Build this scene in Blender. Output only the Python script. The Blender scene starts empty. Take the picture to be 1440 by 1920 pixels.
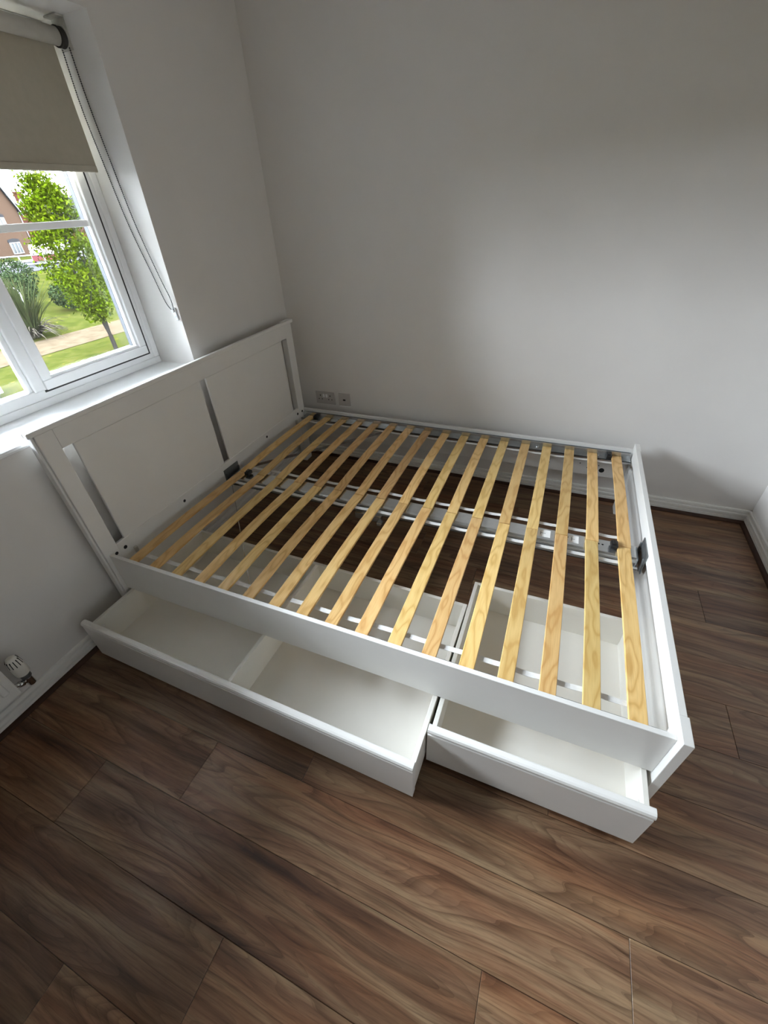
import bpy, bmesh, math, random
from mathutils import Vector, Matrix

# ------------------------------------------------------------------ camera
scene = bpy.context.scene
C = scene.collection
cam_d = bpy.data.cameras.new('camera')
cam = bpy.data.objects.new('camera', cam_d)
C.objects.link(cam)
R_ = Vector((0.92252246, 0.38268663, -0.05003243))
U_ = Vector((-0.19093549, 0.56520361, 0.80255126))
F_ = Vector((-0.33540415, 0.7308186, -0.59448149))
m = Matrix.Identity(4)
for i in range(3):
    m[i][0] = R_[i]; m[i][1] = U_[i]; m[i][2] = -F_[i]
m[0][3], m[1][3], m[2][3] = 1.63329, -2.38472, 1.50385
cam.matrix_world = m
cam_d.sensor_fit = 'HORIZONTAL'
cam_d.sensor_width = 36.0
cam_d.lens = 36.0 * 778.061 / 1440.0
cam_d.shift_x = 14.445 / 1440.0
cam_d.shift_y = -6.428 / 1440.0
cam_d.clip_start = 0.02
cam_d.clip_end = 600
scene.camera = cam

# ------------------------------------------------------------------ world: bright overcast sky
world = bpy.data.worlds.new('overcast_sky')
scene.world = world
world.use_nodes = True
wn = world.node_tree.nodes
wn['Background'].inputs['Color'].default_value = (0.84, 0.895, 1.0, 1)
# standard overcast luminance: zenith three times as bright as the horizon
wl = world.node_tree.links
w_tc = wn.new('ShaderNodeTexCoord'); w_sp = wn.new('ShaderNodeSeparateXYZ'); w_mr = wn.new('ShaderNodeMapRange')
SKY = 30.0
w_mr.inputs[1].default_value = 0.0; w_mr.inputs[2].default_value = 1.0
w_mr.inputs[3].default_value = SKY / 3; w_mr.inputs[4].default_value = SKY
wl.new(w_tc.outputs['Generated'], w_sp.inputs[0]); wl.new(w_sp.outputs['Z'], w_mr.inputs[0])
wl.new(w_mr.outputs[0], wn['Background'].inputs['Strength'])

# daylight portal in the window opening (emits nothing, only guides sampling)
pl = bpy.data.lights.new('window_portal', 'AREA')
pl.shape = 'RECTANGLE'; pl.size = 1.76; pl.size_y = 1.14
pl.cycles.is_portal = True
po = bpy.data.objects.new('window_portal', pl)
po.location = (-0.295, -1.73, 1.48)
po.rotation_euler = Matrix(((0, 0, -1), (1, 0, 0), (0, -1, 0))).to_euler()
C.objects.link(po)

vs = scene.view_settings
vs.view_transform = 'Standard'
vs.look = 'None'
vs.gamma = 1.0
vs.use_curve_mapping = False
vs.exposure = 1.95
scene.cycles.max_bounces = 16
scene.cycles.diffuse_bounces = 10
scene.cycles.transparent_max_bounces = 24

# ------------------------------------------------------------------ helpers
rnd = random.Random(7)


def tag(o, label=None, cat=None, group=None, kind=None):
    if label: o['label'] = label
    if cat: o['category'] = cat
    if group: o['group'] = group
    if kind: o['kind'] = kind
    return o


def empty(name, loc=(0, 0, 0), rz=0.0):
    o = bpy.data.objects.new(name, None)
    o.location = loc
    o.rotation_euler = (0, 0, rz)
    o.empty_display_size = 0.1
    C.objects.link(o)
    return o


def mesh_of(name, bm, mat):
    me = bpy.data.meshes.new(name)
    bmesh.ops.recalc_face_normals(bm, faces=bm.faces[:])
    bm.to_mesh(me)
    bm.free()
    if mat: me.materials.append(mat)
    return me


def obj(name, bm, mat, parent=None, off=None):
    """off: world offset of the parent root when the bmesh is in world coordinates"""
    if off is not None:
        bmesh.ops.translate(bm, verts=bm.verts[:], vec=-Vector(off))
    o = bpy.data.objects.new(name, mesh_of(name, bm, mat))
    C.objects.link(o)
    if parent: o.parent = parent
    return o


def B():
    return bmesh.new()


def box(bm, x0, x1, y0, y1, z0, z1, bev=0.0, seg=1):
    vs_ = [bm.verts.new((x, y, z)) for x in (x0, x1) for y in (y0, y1) for z in (z0, z1)]
    idx = [(0, 1, 3, 2), (4, 6, 7, 5), (0, 4, 5, 1), (2, 3, 7, 6), (0, 2, 6, 4), (1, 5, 7, 3)]
    fs = [bm.faces.new([vs_[i] for i in f]) for f in idx]
    if bev > 0:
        es = list({e for f in fs for e in f.edges})
        bmesh.ops.bevel(bm, geom=es, offset=bev, segments=seg, affect='EDGES', profile=0.5)
    return bm


def bx(x0, x1, y0, y1, z0, z1, bev=0.0, seg=1):
    return box(B(), x0, x1, y0, y1, z0, z1, bev, seg)


def tube(bm, p0, p1, r0, r1=None, n=12, cap=True, smooth=True):
    p0 = Vector(p0); p1 = Vector(p1)
    if r1 is None: r1 = r0
    d = (p1 - p0)
    if d.length < 1e-9: return bm
    d.normalize()
    a = d.orthogonal().normalized(); b = d.cross(a)
    c0 = []; c1 = []
    for i in range(n):
        t = 2 * math.pi * i / n
        v = a * math.cos(t) + b * math.sin(t)
        c0.append(bm.verts.new(p0 + v * r0)); c1.append(bm.verts.new(p1 + v * r1))
    for i in range(n):
        j = (i + 1) % n
        f = bm.faces.new((c0[i], c0[j], c1[j], c1[i])); f.smooth = smooth
    if cap:
        bm.faces.new(c0[::-1]); bm.faces.new(c1)
    return bm


def lathe(bm, prof, centre, n=20, axis='z'):
    """prof: list of (r, h)"""
    rings = []
    cx, cy, cz = centre
    for r, h in prof:
        ring = []
        for i in range(n):
            t = 2 * math.pi * i / n
            a, b = r * math.cos(t), r * math.sin(t)
            if axis == 'z': p = (cx + a, cy + b, cz + h)
            elif axis == 'y': p = (cx + a, cy + h, cz + b)
            else: p = (cx + h, cy + a, cz + b)
            ring.append(bm.verts.new(p))
        rings.append(ring)
    for k in range(len(rings) - 1):
        for i in range(n):
            j = (i + 1) % n
            f = bm.faces.new((rings[k][i], rings[k][j], rings[k + 1][j], rings[k + 1][i])); f.smooth = True
    bm.faces.new(rings[0][::-1]); bm.faces.new(rings[-1])
    return bm


def extrude_profile(bm, prof, axis, a0, a1, place):
    """prof: closed polygon of (u, v); place(u, v, t) -> xyz; swept from a0 to a1"""
    n = len(prof)
    r0 = [bm.verts.new(place(u, v, a0)) for u, v in prof]
    r1 = [bm.verts.new(place(u, v, a1)) for u, v in prof]
    for i in range(n):
        j = (i + 1) % n
        bm.faces.new((r0[i], r0[j], r1[j], r1[i]))
    bm.faces.new(r0[::-1]); bm.faces.new(r1)
    return bm


def poly_tube(bm, pts, r, n=8):
    for i in range(len(pts) - 1):
        tube(bm, pts[i], pts[i + 1], r, r, n)
    return bm


# ------------------------------------------------------------------ materials
def new_mat(name):
    mt = bpy.data.materials.new(name)
    mt.use_nodes = True
    nt = mt.node_tree
    return mt, nt.nodes, nt.links, nt.nodes['Principled BSDF']


def node(ns, typ, **kw):
    n_ = ns.new(typ)
    for k, v in kw.items():
        if k in n_.inputs: n_.inputs[k].default_value = v
        else: setattr(n_, k, v)
    return n_


def ramp(ns, stops, interp='LINEAR'):
    r = ns.new('ShaderNodeValToRGB')
    r.color_ramp.interpolation = interp
    el = r.color_ramp.elements
    while len(el) < len(stops): el.new(0.5)
    for e, (p, c) in zip(el, stops):
        e.position = p; e.color = (*c, 1) if len(c) == 3 else c
    return r


def simple(name, col, rough=0.5, metal=0.0, var=0.04, scale=30.0, bump=0.0, bscale=200.0, spec=0.5, coat=0.0):
    mt, ns, ln, bs = new_mat(name)
    tc = ns.new('ShaderNodeTexCoord')
    nz = node(ns, 'ShaderNodeTexNoise', Scale=scale, Detail=4.0)
    ln.new(tc.outputs['Object'], nz.inputs['Vector'])
    c0 = tuple(max(0, c * (1 - var)) for c in col); c1 = tuple(min(1, c * (1 + var)) for c in col)
    rp = ramp(ns, [(0.3, c0), (0.7, c1)])
    ln.new(nz.outputs['Fac'], rp.inputs['Fac'])
    ln.new(rp.outputs['Color'], bs.inputs['Base Color'])
    bs.inputs['Roughness'].default_value = rough
    bs.inputs['Metallic'].default_value = metal
    bs.inputs['Specular IOR Level'].default_value = spec
    bs.inputs['Coat Weight'].default_value = coat
    if bump > 0:
        nb = node(ns, 'ShaderNodeTexNoise', Scale=bscale, Detail=3.0)
        ln.new(tc.outputs['Object'], nb.inputs['Vector'])
        bp = node(ns, 'ShaderNodeBump', Strength=bump, Distance=0.002)
        ln.new(nb.outputs['Fac'], bp.inputs['Height'])
        ln.new(bp.outputs['Normal'], bs.inputs['Normal'])
    return mt


M = {}
M['wall'] = simple('wall_paint', (0.70, 0.68, 0.655), 0.9, var=0.012, scale=6, bump=0.12, bscale=350, spec=0.2)
M['reveal'] = M['wall']
M['ceiling'] = simple('ceiling_paint', (0.74, 0.725, 0.70), 0.9, var=0.01, spec=0.2)
M['skirting'] = simple('skirting_gloss', (0.78, 0.77, 0.74), 0.32, var=0.02, scale=12)
M['white'] = simple('white_foil', (0.74, 0.73, 0.705), 0.38, var=0.012, scale=14, bump=0.03, bscale=600)
M['melamine'] = simple('cream_melamine', (0.76, 0.74, 0.685), 0.42, var=0.015, scale=9)
M['upvc'] = simple('white_upvc', (0.84, 0.845, 0.85), 0.26, var=0.01)
M['steel'] = simple('galvanised_steel', (0.60, 0.62, 0.63), 0.22, metal=0.9, var=0.05, scale=45)
M['darksteel'] = simple('dark_steel', (0.20, 0.21, 0.215), 0.35, metal=0.7, var=0.1)
M['chrome'] = simple('chrome', (0.62, 0.62, 0.62), 0.14, metal=1.0, var=0.05)
M['black'] = simple('black_plastic', (0.012, 0.012, 0.013), 0.45, var=0.1)
M['hole'] = simple('bolt_hole_black', (0.008, 0.008, 0.008), 0.8, var=0.05)
M['strap'] = simple('white_strap', (0.66, 0.66, 0.65), 0.6, var=0.10, scale=60)
M['socket'] = simple('socket_plastic', (0.47, 0.445, 0.43), 0.35, var=0.02)
M['sticker'] = simple('paper_label', (0.85, 0.85, 0.84), 0.5, var=0.02)
M['ink'] = simple('black_ink', (0.03, 0.03, 0.03), 0.6, var=0.05)
M['spacer'] = simple('glazing_spacer', (0.020, 0.022, 0.028), 0.4, var=0.05, spec=0.1)
M['gasket_shade'] = simple('black_gasket_shade', (0.02, 0.02, 0.02), 0.6, var=0.05)
M['handle'] = simple('grey_handle', (0.42, 0.42, 0.43), 0.35, metal=0.5, var=0.05)
M['clear'] = simple('cloudy_plastic', (0.74, 0.76, 0.77), 0.2, var=0.03)
M['bracket'] = simple('blind_bracket', (0.50, 0.49, 0.45), 0.4, var=0.08, scale=80)
M['wheel'] = simple('dark_wheel', (0.035, 0.032, 0.026), 0.5, var=0.2)
M['chain'] = simple('bead_chain', (0.03, 0.03, 0.033), 0.4, metal=0.2, var=0.1)
M['beading'] = simple('dark_floor_beading', (0.050, 0.024, 0.015), 0.5, var=0.2, scale=20, spec=0.2)
M['fabric'] = simple('blind_fabric', (0.46, 0.425, 0.345), 0.85, var=0.03, scale=40, bump=0.1, bscale=900, spec=0.15)
M['tube'] = simple('blind_roll', (0.60, 0.58, 0.53), 0.7, var=0.03, scale=40, spec=0.2)
M['radiator'] = simple('radiator_enamel', (0.76, 0.75, 0.72), 0.3, var=0.02)
M['trv'] = simple('valve_white', (0.74, 0.72, 0.66), 0.35, var=0.02)


def glass_mat():
    mt, ns, ln, bs = new_mat('window_glass')
    out = ns['Material Output']
    tr = node(ns, 'ShaderNodeBsdfTransparent', Color=(0.96, 0.98, 0.97, 1))
    gl = node(ns, 'ShaderNodeBsdfGlossy', Roughness=0.01)
    fr = node(ns, 'ShaderNodeFresnel', IOR=1.5)
    nz = node(ns, 'ShaderNodeTexNoise', Scale=2.0)
    mx = ns.new('ShaderNodeMixShader')
    ln.new(fr.outputs['Fac'], mx.inputs['Fac'])
    ln.new(tr.outputs['BSDF'], mx.inputs[1]); ln.new(gl.outputs['BSDF'], mx.inputs[2])
    ln.new(mx.outputs['Shader'], out.inputs['Surface'])
    ns.remove(bs)
    return mt


M['glass'] = glass_mat()


def laminate():
    mt, ns, ln, bs = new_mat('walnut_laminate')
    tc = ns.new('ShaderNodeTexCoord')
    oi = ns.new('ShaderNodeObjectInfo')
    mul = node(ns, 'ShaderNodeMath', operation='MULTIPLY'); mul.inputs[1].default_value = 57.0
    ln.new(oi.outputs['Random'], mul.inputs[0])
    cmb = ns.new('ShaderNodeCombineXYZ')
    ln.new(mul.outputs[0], cmb.inputs['X']); ln.new(mul.outputs[0], cmb.inputs['Z'])
    add = node(ns, 'ShaderNodeVectorMath', operation='ADD')
    ln.new(tc.outputs['Object'], add.inputs[0]); ln.new(cmb.outputs[0], add.inputs[1])
    # warp across the plank
    wmap = node(ns, 'ShaderNodeMapping'); wmap.inputs['Scale'].default_value = (1.5, 3.5, 1.0)
    ln.new(add.outputs[0], wmap.inputs['Vector'])
    wn_ = node(ns, 'ShaderNodeTexNoise', Scale=1.0, Detail=2.0, Roughness=0.45)
    ln.new(wmap.outputs[0], wn_.inputs['Vector'])
    wsub = node(ns, 'ShaderNodeVectorMath', operation='SUBTRACT'); wsub.inputs[1].default_value = (0.5, 0.5, 0.5)
    ln.new(wn_.outputs['Color'], wsub.inputs[0])
    wsc = node(ns, 'ShaderNodeVectorMath', operation='MULTIPLY'); wsc.inputs[1].default_value = (0.0, 0.075, 0.0)
    ln.new(wsub.outputs[0], wsc.inputs[0])
    wad = node(ns, 'ShaderNodeVectorMath', operation='ADD')
    ln.new(add.outputs[0], wad.inputs[0]); ln.new(wsc.outputs[0], wad.inputs[1])
    # broad colour bands along the grain
    m1 = node(ns, 'ShaderNodeMapping'); m1.inputs['Scale'].default_value = (1.3, 22.0, 1.0)
    ln.new(wad.outputs[0], m1.inputs['Vector'])
    n1 = node(ns, 'ShaderNodeTexNoise', Scale=1.0, Detail=5.0, Roughness=0.6)
    ln.new(m1.outputs[0], n1.inputs['Vector'])
    r1 = ramp(ns, [(0.28, (0.070, 0.036, 0.022)), (0.40, (0.150, 0.080, 0.048)), (0.50, (0.205, 0.120, 0.072)),
                   (0.60, (0.245, 0.162, 0.098)), (0.75, (0.340, 0.240, 0.148))])
    ln.new(n1.outputs['Fac'], r1.inputs['Fac'])
    # reddish heartwood streaks
    mh = node(ns, 'ShaderNodeMapping'); mh.inputs['Scale'].default_value = (0.8, 9.0, 1.0); mh.inputs['Location'].default_value = (7.3, 2.1, 0)
    ln.new(wad.outputs[0], mh.inputs['Vector'])
    nh = node(ns, 'ShaderNodeTexNoise', Scale=1.0, Detail=3.0)
    ln.new(mh.outputs[0], nh.inputs['Vector'])
    rh = ramp(ns, [(0.46, (1.0, 1.0, 1.0)), (0.62, (0.99, 0.82, 0.75))])
    ln.new(nh.outputs['Fac'], rh.inputs['Fac'])
    mxh = node(ns, 'ShaderNodeMix', data_type='RGBA', blend_type='MULTIPLY'); mxh.inputs['Factor'].default_value = 1.0
    ln.new(r1.outputs['Color'], mxh.inputs[6]); ln.new(rh.outputs['Color'], mxh.inputs[7])

    def mask_mul(prev, fac_out, stops, amount):
        rr_ = ramp(ns, stops)
        ln.new(fac_out, rr_.inputs['Fac'])
        mm = node(ns, 'ShaderNodeMix', data_type='RGBA', blend_type='MULTIPLY'); mm.inputs['Factor'].default_value = amount
        ln.new(prev, mm.inputs[6]); ln.new(rr_.outputs['Color'], mm.inputs[7])
        return mm.outputs[2]

    # growth lines: contours of a slow noise field
    m2 = node(ns, 'ShaderNodeMapping'); m2.inputs['Scale'].default_value = (0.75, 7.0, 1.0)
    ln.new(wad.outputs[0], m2.inputs['Vector'])
    ng = node(ns, 'ShaderNodeTexNoise', Scale=1.0, Detail=2.0, Roughness=0.42)
    ln.new(m2.outputs[0], ng.inputs['Vector'])
    sm_ = node(ns, 'ShaderNodeMath', operation='MULTIPLY'); sm_.inputs[1].default_value = 13.0
    ln.new(ng.outputs['Fac'], sm_.inputs[0])
    fr_ = node(ns, 'ShaderNodeMath', operation='FRACT'); ln.new(sm_.outputs[0], fr_.inputs[0])
    col = mask_mul(mxh.outputs[2], fr_.outputs[0], [(0.0, (0.42, 0.36, 0.33)), (0.10, (0.62, 0.57, 0.54)), (0.28, (0.93, 0.92, 0.91)), (0.8, (1.05, 1.04, 1.03)), (1.0, (0.9, 0.88, 0.87))], 0.66)
    sm2 = node(ns, 'ShaderNodeMath', operation='MULTIPLY'); sm2.inputs[1].default_value = 41.0
    ln.new(ng.outputs['Fac'], sm2.inputs[0])
    fr2 = node(ns, 'ShaderNodeMath', operation='FRACT'); ln.new(sm2.outputs[0], fr2.inputs[0])
    col = mask_mul(col, fr2.outputs[0], [(0.0, (0.55, 0.50, 0.47)), (0.16, (0.80, 0.77, 0.75)), (0.42, (1.02, 1.02, 1.01)), (1.0, (1.03, 1.02, 1.01))], 0.50)
    # long dark streaks
    m5 = node(ns, 'ShaderNodeMapping'); m5.inputs['Scale'].default_value = (2.6, 58.0, 1.0)
    ln.new(wad.outputs[0], m5.inputs['Vector'])
    n5 = node(ns, 'ShaderNodeTexNoise', Scale=1.0, Detail=4.0, Roughness=0.6)
    ln.new(m5.outputs[0], n5.inputs['Vector'])
    col = mask_mul(col, n5.outputs['Fac'], [(0.30, (0.36, 0.31, 0.28)), (0.43, (0.82, 0.80, 0.79)), (0.55, (1.0, 1.0, 1.0)), (0.75, (1.12, 1.10, 1.06))], 0.75)
    # fine pores
    m3 = node(ns, 'ShaderNodeMapping'); m3.inputs['Scale'].default_value = (22.0, 330.0, 1.0)
    ln.new(add.outputs[0], m3.inputs['Vector'])
    n3 = node(ns, 'ShaderNodeTexNoise', Scale=1.0, Detail=3.0)
    ln.new(m3.outputs[0], n3.inputs['Vector'])
    col = mask_mul(col, n3.outputs['Fac'], [(0.30, (0.60, 0.57, 0.55)), (0.52, (1.0, 1.0, 1.0))], 0.55)
    # knots
    m4 = node(ns, 'ShaderNodeMapping'); m4.inputs['Scale'].default_value = (2.4, 6.0, 1.0)
    ln.new(wad.outputs[0], m4.inputs['Vector'])
    vo = node(ns, 'ShaderNodeTexVoronoi', Scale=1.0); vo.inputs['Randomness'].default_value = 1.0
    ln.new(m4.outputs[0], vo.inputs['Vector'])
    col = mask_mul(col, vo.outputs['Distance'], [(0.0, (0.22, 0.19, 0.18)), (0.05, (0.45, 0.40, 0.38)), (0.085, (0.95, 0.95, 0.95)), (0.11, (0.66, 0.62, 0.60)), (0.14, (1, 1, 1))], 0.8)
    # plank to plank variation
    hv = node(ns, 'ShaderNodeHueSaturation')
    mr = node(ns, 'ShaderNodeMapRange'); mr.inputs[3].default_value = 0.85; mr.inputs[4].default_value = 1.15
    ln.new(oi.outputs['Random'], mr.inputs[0]); ln.new(mr.outputs[0], hv.inputs['Value'])
    hv.inputs['Saturation'].default_value = 1.03
    hv.inputs['Hue'].default_value = 0.503
    ln.new(col, hv.inputs['Color'])
    ln.new(hv.outputs['Color'], bs.inputs['Base Color'])
    bs.inputs['Roughness'].default_value = 0.36
    bs.inputs['Specular IOR Level'].default_value = 0.45
    bp = node(ns, 'ShaderNodeBump', Strength=0.12, Distance=0.001)
    ln.new(n3.outputs['Fac'], bp.inputs['Height'])
    ln.new(bp.outputs['Normal'], bs.inputs['Normal'])
    return mt


M['laminate'] = laminate()


def birch():
    mt, ns, ln, bs = new_mat('birch_slat')
    tc = ns.new('ShaderNodeTexCoord'); oi = ns.new('ShaderNodeObjectInfo')
    mul = node(ns, 'ShaderNodeMath', operation='MULTIPLY'); mul.inputs[1].default_value = 31.0
    ln.new(oi.outputs['Random'], mul.inputs[0])
    cmb = ns.new('ShaderNodeCombineXYZ')
    for k in 'XYZ': ln.new(mul.outputs[0], cmb.inputs[k])
    add = node(ns, 'ShaderNodeVectorMath', operation='ADD')
    ln.new(tc.outputs['Object'], add.inputs[0]); ln.new(cmb.outputs[0], add.inputs[1])
    mp = node(ns, 'ShaderNodeMapping'); mp.inputs['Scale'].default_value = (26.0, 5.0, 8.0)
    ln.new(add.outputs[0], mp.inputs['Vector'])
    mp.inputs['Scale'].default_value = (14.0, 3.2, 8.0)
    ng = node(ns, 'ShaderNodeTexNoise', Scale=1.0, Detail=2.0, Roughness=0.45)
    ln.new(mp.outputs[0], ng.inputs['Vector'])
    sm_ = node(ns, 'ShaderNodeMath', operation='MULTIPLY'); sm_.inputs[1].default_value = 46.0
    ln.new(ng.outputs['Fac'], sm_.inputs[0])
    wv = node(ns, 'ShaderNodeMath', operation='SINE'); ln.new(sm_.outputs[0], wv.inputs[0])
    mrr = node(ns, 'ShaderNodeMapRange'); mrr.inputs[1].default_value = -1.0; mrr.inputs[2].default_value = 1.0
    ln.new(wv.outputs[0], mrr.inputs[0])
    r1 = ramp(ns, [(0.0, (0.62, 0.370, 0.125)), (0.22, (0.71, 0.455, 0.175)), (1.0, (0.77, 0.520, 0.215))])
    ln.new(mrr.outputs[0], r1.inputs['Fac'])
    m3 = node(ns, 'ShaderNodeMapping'); m3.inputs['Scale'].default_value = (300.0, 16.0, 300.0)
    ln.new(add.outputs[0], m3.inputs['Vector'])
    n3 = node(ns, 'ShaderNodeTexNoise', Scale=1.0, Detail=2.0)
    ln.new(m3.outputs[0], n3.inputs['Vector'])
    r3 = ramp(ns, [(0.3, (0.86, 0.83, 0.78)), (0.6, (1, 1, 1))])
    ln.new(n3.outputs['Fac'], r3.inputs['Fac'])
    mx = node(ns, 'ShaderNodeMix', data_type='RGBA', blend_type='MULTIPLY'); mx.inputs['Factor'].default_value = 0.7
    ln.new(r1.outputs['Color'], mx.inputs[6]); ln.new(r3.outputs['Color'], mx.inputs[7])
    hv = node(ns, 'ShaderNodeHueSaturation')
    mr = node(ns, 'ShaderNodeMapRange'); mr.inputs[3].default_value = 0.82; mr.inputs[4].default_value = 1.12
    ln.new(oi.outputs['Random'], mr.inputs[0]); ln.new(mr.outputs[0], hv.inputs['Value'])
    fl = node(ns, 'ShaderNodeMath', operation='FRACT'); ln.new(mul.outputs[0], fl.inputs[0])
    mr2 = node(ns, 'ShaderNodeMapRange'); mr2.inputs[3].default_value = 0.488; mr2.inputs[4].default_value = 0.508
    ln.new(fl.outputs[0], mr2.inputs[0]); ln.new(mr2.outputs[0], hv.inputs['Hue'])
    ln.new(mx.outputs[2], hv.inputs['Color'])
    ln.new(hv.outputs['Color'], bs.inputs['Base Color'])
    bs.inputs['Roughness'].default_value = 0.36
    bs.inputs['Specular IOR Level'].default_value = 0.5
    return mt


M['birch'] = birch()


def mottled(name, stops, scale, detail=6.0, rough=0.9, stretch=(1, 1, 1), randcol=0.0):
    mt, ns, ln, bs = new_mat(name)
    tc = ns.new('ShaderNodeTexCoord')
    mp = node(ns, 'ShaderNodeMapping'); mp.inputs['Scale'].default_value = stretch
    ln.new(tc.outputs['Object'], mp.inputs['Vector'])
    nz = node(ns, 'ShaderNodeTexNoise', Scale=scale, Detail=detail, Roughness=0.65)
    ln.new(mp.outputs[0], nz.inputs['Vector'])
    rp = ramp(ns, stops)
    ln.new(nz.outputs['Fac'], rp.inputs['Fac'])
    ln.new(rp.outputs['Color'], bs.inputs['Base Color'])
    bs.inputs['Roughness'].default_value = rough
    bs.inputs['Specular IOR Level'].default_value = 0.0
    return mt


def lawn_mat():
    mt, ns, ln, bs = new_mat('lawn_grass')
    tc = ns.new('ShaderNodeTexCoord')
    nz = node(ns, 'ShaderNodeTexNoise', Scale=1.1, Detail=8.0, Roughness=0.7)
    ln.new(tc.outputs['Object'], nz.inputs['Vector'])
    rp = ramp(ns, [(0.3, (0.00422, 0.00587, 0.00115)), (0.5, (0.00844, 0.00979, 0.00195)), (0.7, (0.01337, 0.01224, 0.00352))])
    ln.new(nz.outputs['Fac'], rp.inputs['Fac'])
    vo = node(ns, 'ShaderNodeTexVoronoi', Scale=2.2)
    ln.new(tc.outputs['Object'], vo.inputs['Vector'])
    r2 = ramp(ns, [(0.10, (1, 1, 1)), (0.13, (0, 0, 0))])
    ln.new(vo.outputs['Distance'], r2.inputs['Fac'])
    mx = node(ns, 'ShaderNodeMix', data_type='RGBA')
    ln.new(r2.outputs['Color'], mx.inputs['Factor'])
    ln.new(rp.outputs['Color'], mx.inputs[6]); mx.inputs[7].default_value = (0.026, 0.022, 0.004, 1)
    ln.new(mx.outputs[2], bs.inputs['Base Color'])
    bs.inputs['Roughness'].default_value = 0.95
    bs.inputs['Specular IOR Level'].default_value = 0.0
    return mt


M['lawn'] = lawn_mat()
M['path'] = mottled('gravel_path', [(0.3, (0.01408, 0.01040, 0.00673)), (0.7, (0.02142, 0.01714, 0.01163))], 2.5)
M['road'] = mottled('asphalt', [(0.3, (0.01040, 0.01040, 0.01127)), (0.7, (0.01530, 0.01530, 0.01591))], 2.0)
M['pave'] = mottled('pavement', [(0.3, (0.02081, 0.02020, 0.01958)), (0.7, (0.02693, 0.02632, 0.02570))], 2.0)
M['leaf'] = mottled('spring_leaves', [(0.3, (0.00857, 0.01530, 0.00050)), (0.5, (0.01530, 0.02326, 0.00061)), (0.7, (0.02264, 0.02876, 0.00148))], 2.2)
M['leaf2'] = mottled('shrub_leaves', [(0.3, (0.00367, 0.00673, 0.00270)), (0.7, (0.00979, 0.01408, 0.00612))], 3.0)
M['leafred'] = mottled('red_leaves', [(0.3, (0.01102, 0.00367, 0.00342)), (0.7, (0.01958, 0.00796, 0.00612))], 3.0)
M['bark'] = mottled('bark', [(0.3, (0.00490, 0.00439, 0.00403)), (0.7, (0.01040, 0.00954, 0.00857))], 6.0, stretch=(4, 4, 1))
M['twig'] = mottled('pale_twigs', [(0.3, (0.02081, 0.02020, 0.02020)), (0.7, (0.02938, 0.02876, 0.02876))], 2.0)
M['blade'] = mottled('flax_blade', [(0.25, (0.00490, 0.00709, 0.00245)), (0.5, (0.01040, 0.01285, 0.00490)), (0.75, (0.01652, 0.01530, 0.00734))], 2.6)
M['deadblade'] = mottled('dead_flax_blade', [(0.3, (0.01224, 0.01040, 0.00796)), (0.7, (0.02448, 0.02142, 0.01775))], 3.0)
M['carred'] = simple('car_red', (0.03182, 0.00551, 0.00673), 0.3)
M['carsilver'] = simple('car_silver', (0.03182, 0.03182, 0.03305), 0.3, metal=0.2)
M['carglass'] = simple('car_glass', (0.00612, 0.00673, 0.00734), 0.1)
M['rubber'] = simple('tyre', (0.00184, 0.00184, 0.00194), 0.7)
M['outwhite'] = simple('outdoor_white', (0.075, 0.075, 0.075), 0.5, spec=0.0)
M['rail'] = simple('pale_rail', (0.075, 0.075, 0.078), 0.5, spec=0.0)
M['slate'] = mottled('slate_roof', [(0.3, (0.00673, 0.00673, 0.00760)), (0.7, (0.01163, 0.01163, 0.01224))], 1.2)
M['pane'] = simple('far_window_pane', (0.01224, 0.01408, 0.01530), 0.15)


def brick_mat(name, c1, c2, mortar):
    mt, ns, ln, bs = new_mat(name)
    tc = ns.new('ShaderNodeTexCoord')
    mp = node(ns, 'ShaderNodeMapping'); mp.inputs['Rotation'].default_value = (math.radians(90), 0, 0)
    ln.new(tc.outputs['Object'], mp.inputs['Vector'])
    br = node(ns, 'ShaderNodeTexBrick', Scale=4.4)
    br.inputs['Color1'].default_value = (*c1, 1); br.inputs['Color2'].default_value = (*c2, 1); br.inputs['Mortar'].default_value = (*mortar, 1)
    ln.new(mp.outputs[0], br.inputs['Vector'])
    ln.new(br.outputs['Color'], bs.inputs['Base Color'])
    bs.inputs['Roughness'].default_value = 0.9
    bs.inputs['Specular IOR Level'].default_value = 0.0
    return mt


M['brick_tan'] = brick_mat('tan_brick', (0.01836, 0.01040, 0.00673), (0.02142, 0.01285, 0.00857), (0.02081, 0.01714, 0.01408))
M['brick_red'] = brick_mat('red_brick', (0.01652, 0.00551, 0.00418), (0.01897, 0.00709, 0.00515), (0.01836, 0.01102, 0.00918))

# ------------------------------------------------------------------ room shell
XR = 2.7464          # right wall
YF = -4.30           # wall behind the camera
ZC = 2.40
W_Y0, W_Y1 = -2.62, -0.84     # window opening
W_Z0, W_Z1 = 0.885, 2.057

fl = tag(obj('floor', bx(0, XR, YF, 0, -0.12, -0.009), M['beading']), kind='structure')
PW, PL, GAP = 0.1925, 1.2865, 0.0005
joint = {0: 0.785, -1: 1.125, 1: 0.459, 2: 1.122, 3: 0.775}   # row index -> x of one end joint; row 0 is y -1.992..-2.1845
plank_meshes = {}


def plank_mesh(L, W):
    key = (round(L, 3), round(W, 3))
    if key not in plank_meshes:
        b_ = bx(-L / 2, L / 2, -W / 2, W / 2, -0.0085, 0.0, 0.0)
        es = [e for e in b_.edges if all(v.co.z > -0.001 for v in e.verts)]
        bmesh.ops.bevel(b_, geom=es, offset=0.0008, segments=1, affect='EDGES')
        plank_meshes[key] = mesh_of('plank', b_, M['laminate'])
    return plank_meshes[key]


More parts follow.
